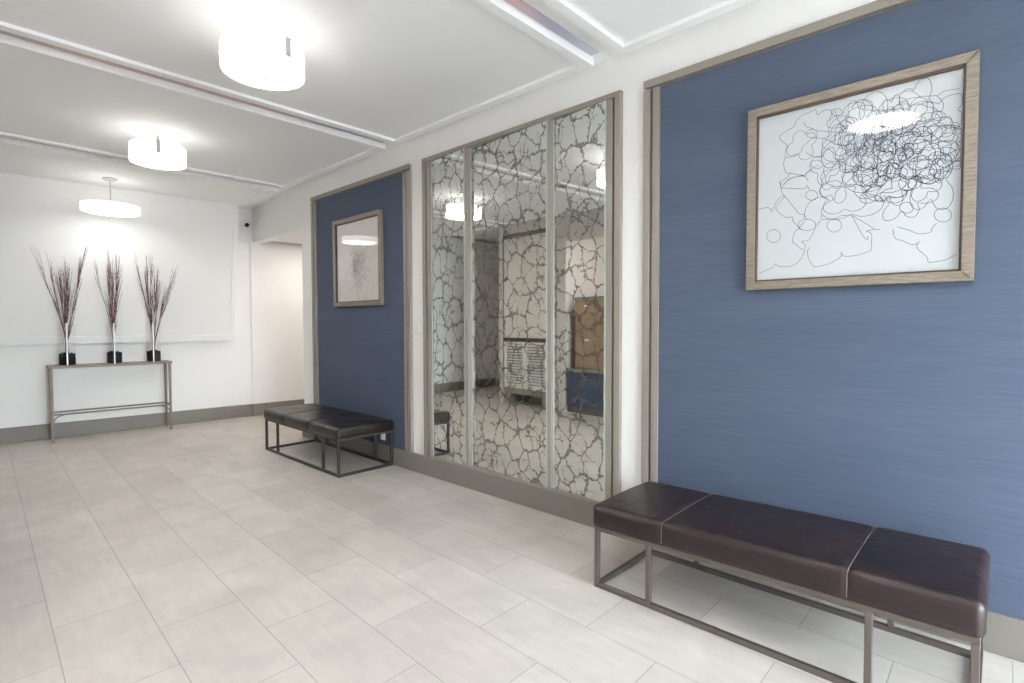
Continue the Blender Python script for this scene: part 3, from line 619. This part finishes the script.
# ------------------------------------------------------------------ glass vases with branches
def vase(label, cx, cy, tips, bl, grp, seed):
    zt, zb, w = 1.282, TH+.001, .060
    t = thing('glass_vase', label, 'vase', (cx, cy, TH))
    ang = math.atan2(-cy, -cx)      # one corner of the square vase faces the entrance side
    def cpt(k, rr): a = ang + k*PI/2; return (cx+rr*math.cos(a), cy+rr*math.sin(a))
    R_ = .078
    bm = bmesh.new()
    for k in range(4):
        a, b = cpt(k, R_), cpt(k+1, R_); c, d = cpt(k, R_-.005), cpt(k+1, R_-.005)
        hexa(bm, [(a[0], a[1], zb), (b[0], b[1], zb), (d[0], d[1], zb), (c[0], c[1], zb), (a[0], a[1], zt), (b[0], b[1], zt), (d[0], d[1], zt), (c[0], c[1], zt)])
    obj('glass_wall', bm, M['vase'], t)
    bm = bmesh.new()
    for k in (0,):  # white strip paints a highlight down the front glass corner
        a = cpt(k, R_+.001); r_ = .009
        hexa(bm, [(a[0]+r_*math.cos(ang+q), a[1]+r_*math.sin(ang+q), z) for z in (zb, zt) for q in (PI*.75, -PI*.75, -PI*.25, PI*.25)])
    obj('edge_highlight', bm, M['vedge'], t, label='white strip painting in the highlight on the glass corner')
    # pebbles
    bm = bmesh.new(); r = random.Random(seed)
    for k in range(90):
        u, v = (r.random()*2-1), (r.random()*2-1); s = (R_-.022)/1.414
        ca, sa = math.cos(ang+PI/4), math.sin(ang+PI/4); px, py = s*(u*ca-v*sa), s*(u*sa+v*ca); pz = zb+.012+r.random()*.122
        m = Matrix.Translation((cx+px, cy+py, pz)) @ Matrix.Rotation(r.random()*6, 4, Vector((r.random(), r.random(), 1)).normalized()) @ Matrix.Diagonal((.013, .010, .008, 1))
        bmesh.ops.create_icosphere(bm, subdivisions=1, radius=1, matrix=m)
    for zz in (zb+.003,):
        s = (R_-.008); hexa(bm, [(cx+s*math.cos(ang+k*PI/2), cy+s*math.sin(ang+k*PI/2), z) for z in (zb+.002, zb+.125) for k in range(4)])
    st = obj('pebbles', bm, M['stones'], t, smooth=False); st['kind'] = 'stuff'
    for i, (tx, tz, thick) in enumerate(tips):
        bm = bmesh.new(); r = random.Random(seed*31+i)
        bx, by = cx+(r.random()-.5)*.03, cy+(r.random()-.5)*.03
        ty = 7.29 + r.random()*.08; kk = ty/7.5; tx *= kk; tz = 1.27 + (tz-1.27)*kk
        Z0 = TH+.127
        def main(s, b=1.0):
            k = s**1.25
            return Vector((bx+(tx-bx)*k + .012*math.sin(7*s+i)*s, by+(ty-by)*k + .012*math.cos(6*s+i)*s, Z0+(tz-Z0)*s))
        pts = [main(s/14) for s in range(15)]
        tube(bm, pts, [.0046*(1-s/14*.8) for s in range(15)], 5)
        for j in range(thick):
            s0 = .12+.72*r.random(); ln = (.16+.30*r.random())*(1.05-s0*.45); a = r.random()*6.28; sp = .04+.12*r.random()
            p0 = main(s0); d = (main(min(1, s0+.08))-main(s0-.05)).normalized()
            o = Vector((math.cos(a), math.sin(a)*.6, 0))
            tw = [p0 + d*ln*q + o*(sp*ln*(q**.7)) for q in (0, .2, .45, .72, 1)]
            if tw[-1].z > tz+.02: continue
            # keep the twigs inside the mouth of the vase
            if p0.z < zt+.02:
                c = Vector((cx, cy)); ok = all((Vector((q.x, q.y))-c).length < .045 for q in tw if q.z < zt+.01)
                if not ok: continue
            tube(bm, tw, [.0024, .0021, .0018, .0014, .0009], 4)
            for q in (.3, .55, .8):       # buds
                b0 = p0 + d*ln*q + o*(sp*ln*(q**.7))
                tube(bm, [b0, b0+(d*.6+o*.6).normalized()*.014], [.0026, .0008], 4)
        br = obj('dry_branch', bm, M['branch'], at=(bx, by, Z0), smooth=True)
        tag(br, bl, 'branch', grp)
vase('square glass vase of branches at the left end of the console table', .895, 7.53,
     [(.64, 2.10, 12), (.73, 2.06, 14), (.82, 1.93, 26), (.895, 2.01, 26), (.93, 1.93, 20), (1.09, 2.14, 36)],
     'tall dry purplish-brown branch standing in the left glass vase', 'branches in the left vase', 3)
vase('square glass vase of branches in the middle of the console table', 1.311, 7.50,
     [(1.14, 2.04, 10), (1.27, 2.17, 10), (1.25, 1.97, 18), (1.29, 2.06, 22), (1.365, 2.12, 26), (1.40, 2.12, 10)],
     'tall dry purplish-brown branch standing in the middle glass vase', 'branches in the middle vase', 5)
vase('square glass vase of branches at the right end of the console table', 1.690, 7.485,
     [(1.53, 2.11, 10), (1.63, 2.10, 26), (1.68, 2.13, 24), (1.745, 1.97, 18), (1.765, 1.89, 16), (1.975, 2.0, 16), (1.87, 1.75, 20)],
     'tall dry purplish-brown branch standing in the right glass vase', 'branches in the right vase', 8)

# ------------------------------------------------------------------ ceiling lamps
def ceiling_lamp(label, cx, cy, r, z0, z1, az, zc=2.81, straps=3, thin=False):
    t = thing('ceiling_lamp', label, 'ceiling lamp', (cx, cy, zc))
    bm = bmesh.new(); lathe(bm, [(.001, zc), (.066, zc), (.066, zc-.012), (.05, zc-.020), (.001, zc-.020)], (cx, cy), 32); obj('canopy', bm, M['nickel'], t, smooth=False)
    bm = bmesh.new(); tube(bm, [(cx, cy, zc-.02), (cx, cy, z0+.01)], .006, 10); obj('stem', bm, M['nickel'], t, smooth=True)
    bm = bmesh.new(); lathe(bm, [(r, z0), (r, z1), (r-.004, z1), (r-.004, z0), (r, z0)], (cx, cy), 64); obj('drum_shade', bm, M['shade'], t, smooth=True)
    bm = bmesh.new(); lathe(bm, [(.004, z0-.012), (r*.5, z0-.010), (r*.85, z0-.003), (r-.003, z0+.004), (r-.003, z0+.008), (.004, z0+.008)], (cx, cy), 64); obj('diffuser', bm, M['dimdiffuser' if thin else 'diffuser'], t, smooth=True)
    bm = bmesh.new(); lathe(bm, [(.007, z0+.010), (r-.006, z0+.010), (r-.006, z0+.014), (.007, z0+.014)], (cx, cy), 48); obj('uplight_blocker', bm, M['plastic'], t)  # hidden plate added to keep the diffuser's light off the ceiling
    bm = bmesh.new(); lathe(bm, [(.001, z0-.030), (.008, z0-.027), (.018, z0-.018), (.022, z0-.013), (.001, z0-.013)], (cx, cy), 20); obj('finial', bm, M['nickel'], t, smooth=True)
    for k in range(3):
        a = az + k*2*PI/3; bm = bmesh.new(); ca, sa = math.cos(a), math.sin(a); hw = .015
        if thin: tube(bm, [(cx, cy, z1-.012), (cx+ca*(r-.006), cy+sa*(r-.006), z1-.012)], .003, 6)
        else:
            for ra, rb, za, zb_ in ((r+.0005, r+.005, z0+.035, z1+.006), (.01, r+.001, z1+.002, z1+.006)):
                q = [(ra, -hw), (rb, -hw), (rb, hw), (ra, hw)]
                hexa(bm, [(cx+u*ca-v*sa, cy+u*sa+v*ca, z) for z in (za, zb_) for u, v in q])
        obj('strap', bm, M['nickel'], t)
        bm = bmesh.new(); b = a+PI/3; bmesh.ops.create_uvsphere(bm, u_segments=12, v_segments=8, radius=.028, matrix=Matrix.Translation((cx+.10*math.cos(b), cy+.10*math.sin(b), (z0+z1)/2+.01)))
        obj('bulb', bm, M['bulb'], t, smooth=True)
    if thin:
        for z in (z0, z1-.004):
            bm = bmesh.new(); lathe(bm, [(r, z), (r+.002, z), (r+.002, z+.004), (r, z+.004), (r, z)], (cx, cy), 64); obj('rim_band', bm, M['nickel'], t, smooth=True)
ceiling_lamp('white drum ceiling lamp with side strap, largest and highest in view of the row', 1.165, 2.86, .200, 2.575, 2.700, math.radians(-78))
ceiling_lamp('white drum ceiling lamp with a grey strap at its front, middle one of the row', 1.21, 5.06, .195, 2.575, 2.705, math.radians(-103))
ceiling_lamp('wide shallow drum lamp hanging lowest on a rod near the back wall', 1.22, 6.96, .255, 2.455, 2.530, math.radians(-60), thin=True)
ceiling_lamp('white drum ceiling lamp reflected in the glass of the nearer drawing', 1.17, .62, .200, 2.575, 2.700, math.radians(20))

# ------------------------------------------------------------------ small wall things
sw = thing('light_switch', 'small white light switch on the wall between mirror and farther blue panel', 'light switch', (WX, 3.642, 1.23))
obj('cover_plate', bev(B(WX-.008, WX, 3.612, 3.672, 1.185, 1.285), .002), M['plastic'], sw); obj('rocker', bev(B(WX-.013, WX-.008, 3.628, 3.656, 1.205, 1.265), .002), M['plastic'], sw)
ou = thing('wall_outlet', 'small white electrical outlet low on the farther blue panel by the bench', 'outlet', (FR+.012, 4.165, .236))
obj('cover_plate', bev(B(FR+.004, FR+.012, 4.13, 4.20, .20, .275), .002), M['plastic'], ou)
obj('socket', bev(B(FR+.001, FR+.004, 4.148, 4.182, .215, .262), .001), M['plastic'], ou)
cm = thing('security_camera', 'small black-and-white security camera on a bracket in the far corner under the ceiling', 'security camera', (2.80, YB(2.8), 2.60))
yc = YB(2.8)
bm = bmesh.new(); lathe(bm, [(.001, 0), (.028, 0), (.028, .012), (.001, .012)], n=20); bmesh.ops.rotate(bm, verts=list(bm.verts), cent=(0, 0, 0), matrix=Matrix.Rotation(PI/2, 3, 'X')); bmesh.ops.translate(bm, verts=list(bm.verts), vec=(2.84, yc-.0, 2.62)); obj('mount', bm, M['plastic'], cm)
bm = bmesh.new(); tube(bm, [(2.84, yc-.012, 2.62), (2.835, yc-.05, 2.62), (2.81, yc-.09, 2.612)], .008, 8); obj('bracket', bm, M['plastic'], cm, smooth=True)
bm = bmesh.new(); tube(bm, [(2.85, yc-.075, 2.635), (2.80, yc-.115, 2.605), (2.79, yc-.123, 2.600)], [.024, .024, .022], 16); obj('housing', bm, M['plastic'], cm)
bm = bmesh.new(); tube(bm, [(2.7905, yc-.1225, 2.6003), (2.775, yc-.135, 2.591)], [.026, .026], 16); obj('lens', bm, M['black'], cm)
bm = bmesh.new(); tube(bm, [(2.645, yc-.010, 2.60), (2.838, yc-.016, 2.60)], .006, 8); tag(obj('conduit_pipe', bm, M['plastic'], at=(2.73, yc, 2.6)), 'thin white conduit running from the sloping panel to the security camera', 'pipe')

# ------------------------------------------------------------------ things on the left side, seen in the mirror
cb = thing('built_in_cabinet', 'tall pale cabinet with two upper doors above two louvred doors, seen in the mirror', 'cabinet', (LW-.25, 5.62, 0))
y0, y1 = 5.13, 6.12
bm = bmesh.new(); box(bm, LW-.45, LW-.03, y0, y1, .26, 2.65); box(bm, LW-.03, LW-.006, y0, y0+.03, .26, 2.65); box(bm, LW-.03, LW-.006, y1-.03, y1, .26, 2.65); box(bm, LW-.03, LW-.006, y0+.03, y1-.03, 2.59, 2.65)
obj('cabinet_body', bm, M['groove'], cb)
bm = bmesh.new(); box(bm, LW-.03, LW-.002, y0, y1, .985, 1.04); obj('dark_rail', bm, M['dark'], cb)
bm = bmesh.new(); box(bm, LW-.40, LW-.004, y0, y0+.12, 0, .26); box(bm, LW-.40, LW-.004, y1-.12, y1, 0, .26); box(bm, LW-.40, LW-.004, y0+.12, y1-.12, .17, .26); box(bm, LW-.40, LW-.30, y0+.12, y1-.12, 0, .17); obj('plinth', bm, M['frame'], cb)
mid = (y0+y1)/2
for a, b in ((y0+.032, mid-.008), (mid+.008, y1-.032)):
    obj('door', bev(B(LW-.03, LW+.006, a, b, 1.045, 2.585), .003), M['cab'], cb)
    bm = bmesh.new(); box(bm, LW-.029, LW+.006, a, a+.035, .262, .982); box(bm, LW-.029, LW+.006, b-.035, b, .262, .982)
    box(bm, LW-.029, LW+.006, a+.035, b-.035, .262, .295); box(bm, LW-.029, LW+.006, a+.035, b-.035, .95, .982)
    for k in range(15):
        z = .300+k*.0435
        hexa(bm, [(LW-.026, a+.035, z+.016), (LW+.002, a+.035, z), (LW+.002, b-.035, z), (LW-.026, b-.035, z+.016), (LW-.026, a+.035, z+.030), (LW+.002, a+.035, z+.022), (LW+.002, b-.035, z+.022), (LW-.026, b-.035, z+.030)])
    obj('louvred_door', bm, M['louvre'], cb)
ct = thing('counter', 'low grey-topped counter with a blue front under the mailboxes, seen in the mirror', 'counter', (LW-.3, 3.55, 0))
obj('base_plinth', B(LW-.55, LW-.02, 2.6, 4.91, 0, .09), M['groove'], ct)
obj('front_panel', B(LW-.55, LW, 2.6, 4.91, .09, .585), M['blue'], ct)
obj('counter_top', bev(B(LW-.58, LW+.02, 2.57, 4.92, .585, .625), .004), M['counter'], ct)
mb = thing('mailbox_unit', 'tan metal mailbox unit standing on the blue-fronted counter, seen in the mirror', 'mailboxes', (LW-.3, 3.6, .625))
obj('mailbox_body', B(LW-.50, LW-.07, 3.36, 4.82, .626, 1.60), M['mail'], mb)
obj('top_slab', bev(B(LW-.52, LW-.05, 3.34, 4.84, 1.60, 1.635), .004), M['counter'], mb)
for i in range(4):
    for j in range(2):
        a = 3.38+i*.356; z = .645+j*.475
        dd = obj('mailbox_door', bev(B(LW-.07, LW-.052, a, a+.345, z, z+.465), .003), M['mail'], mb)
        obj('name_plate', B(LW-.052, LW-.049, a+.10, a+.19, z+.375, z+.40), M['plastic'], dd)

# ------------------------------------------------------------------ light
w = bpy.data.worlds.new('daylight'); SC.world = w; w.use_nodes = True
wt = w.node_tree; bg = wt.nodes['Background']; bg.inputs[1].default_value = SKY
tcw = N(wt, 'ShaderNodeTexCoord'); spw = N(wt, 'ShaderNodeSeparateXYZ'); wt.links.new(tcw.outputs['Generated'], spw.inputs[0])
rw = N(wt, 'ShaderNodeValToRGB'); mw = N(wt, 'ShaderNodeMapRange'); mw.inputs[1].default_value = -.15; mw.inputs[2].default_value = .15
wt.links.new(spw.outputs['Z'], mw.inputs[0]); wt.links.new(mw.outputs[0], rw.inputs[0]); wt.links.new(rw.outputs[0], bg.inputs[0])
rw.color_ramp.elements[0].color = (.24, .26, .27, 1); rw.color_ramp.elements[1].color = (.82, .93, 1.0, 1)      # street below, sky above
pl = bpy.data.lights.new('window_portal', 'AREA'); pl.shape = 'RECTANGLE'; pl.size = 2.6; pl.size_y = 2.4; pl.cycles.is_portal = True
po = bpy.data.objects.new('window_portal', pl); COL.objects.link(po); po.location = (1.39, YE-.14, 1.22); po.rotation_euler = (PI/2, 0, PI)
def area(name, loc, size, power, col, rot=(0, 0, 0)):
    l = bpy.data.lights.new(name, 'AREA'); l.shape = 'SQUARE'; l.size = size; l.energy = power; l.color = col
    o = bpy.data.objects.new(name, l); COL.objects.link(o); o.location = loc; o.rotation_euler = rot
area('alcove_fill', (3.55, 6.7, 2.40), .3, ALC, (1, .90, .82))          # unseen light added to brighten the side passage
area('mailbox_fill', (-1.0, 3.6, 2.80), .4, MAIL, (1, .96, .90))        # unseen light added to lift the mailbox recess and its reflection
SC.view_settings.view_transform = 'Standard'; SC.view_settings.look = 'None'; SC.view_settings.gamma = 1; SC.view_settings.use_curve_mapping = False
SC.view_settings.exposure = EXPO
SC.cycles.use_denoising = True
SC.cycles.max_bounces = 12; SC.cycles.diffuse_bounces = 6; SC.cycles.glossy_bounces = 5; SC.cycles.transparent_max_bounces = 12
SC.cycles.sample_clamp_indirect = 6
SC.cycles.caustics_reflective = False; SC.cycles.caustics_refractive = False
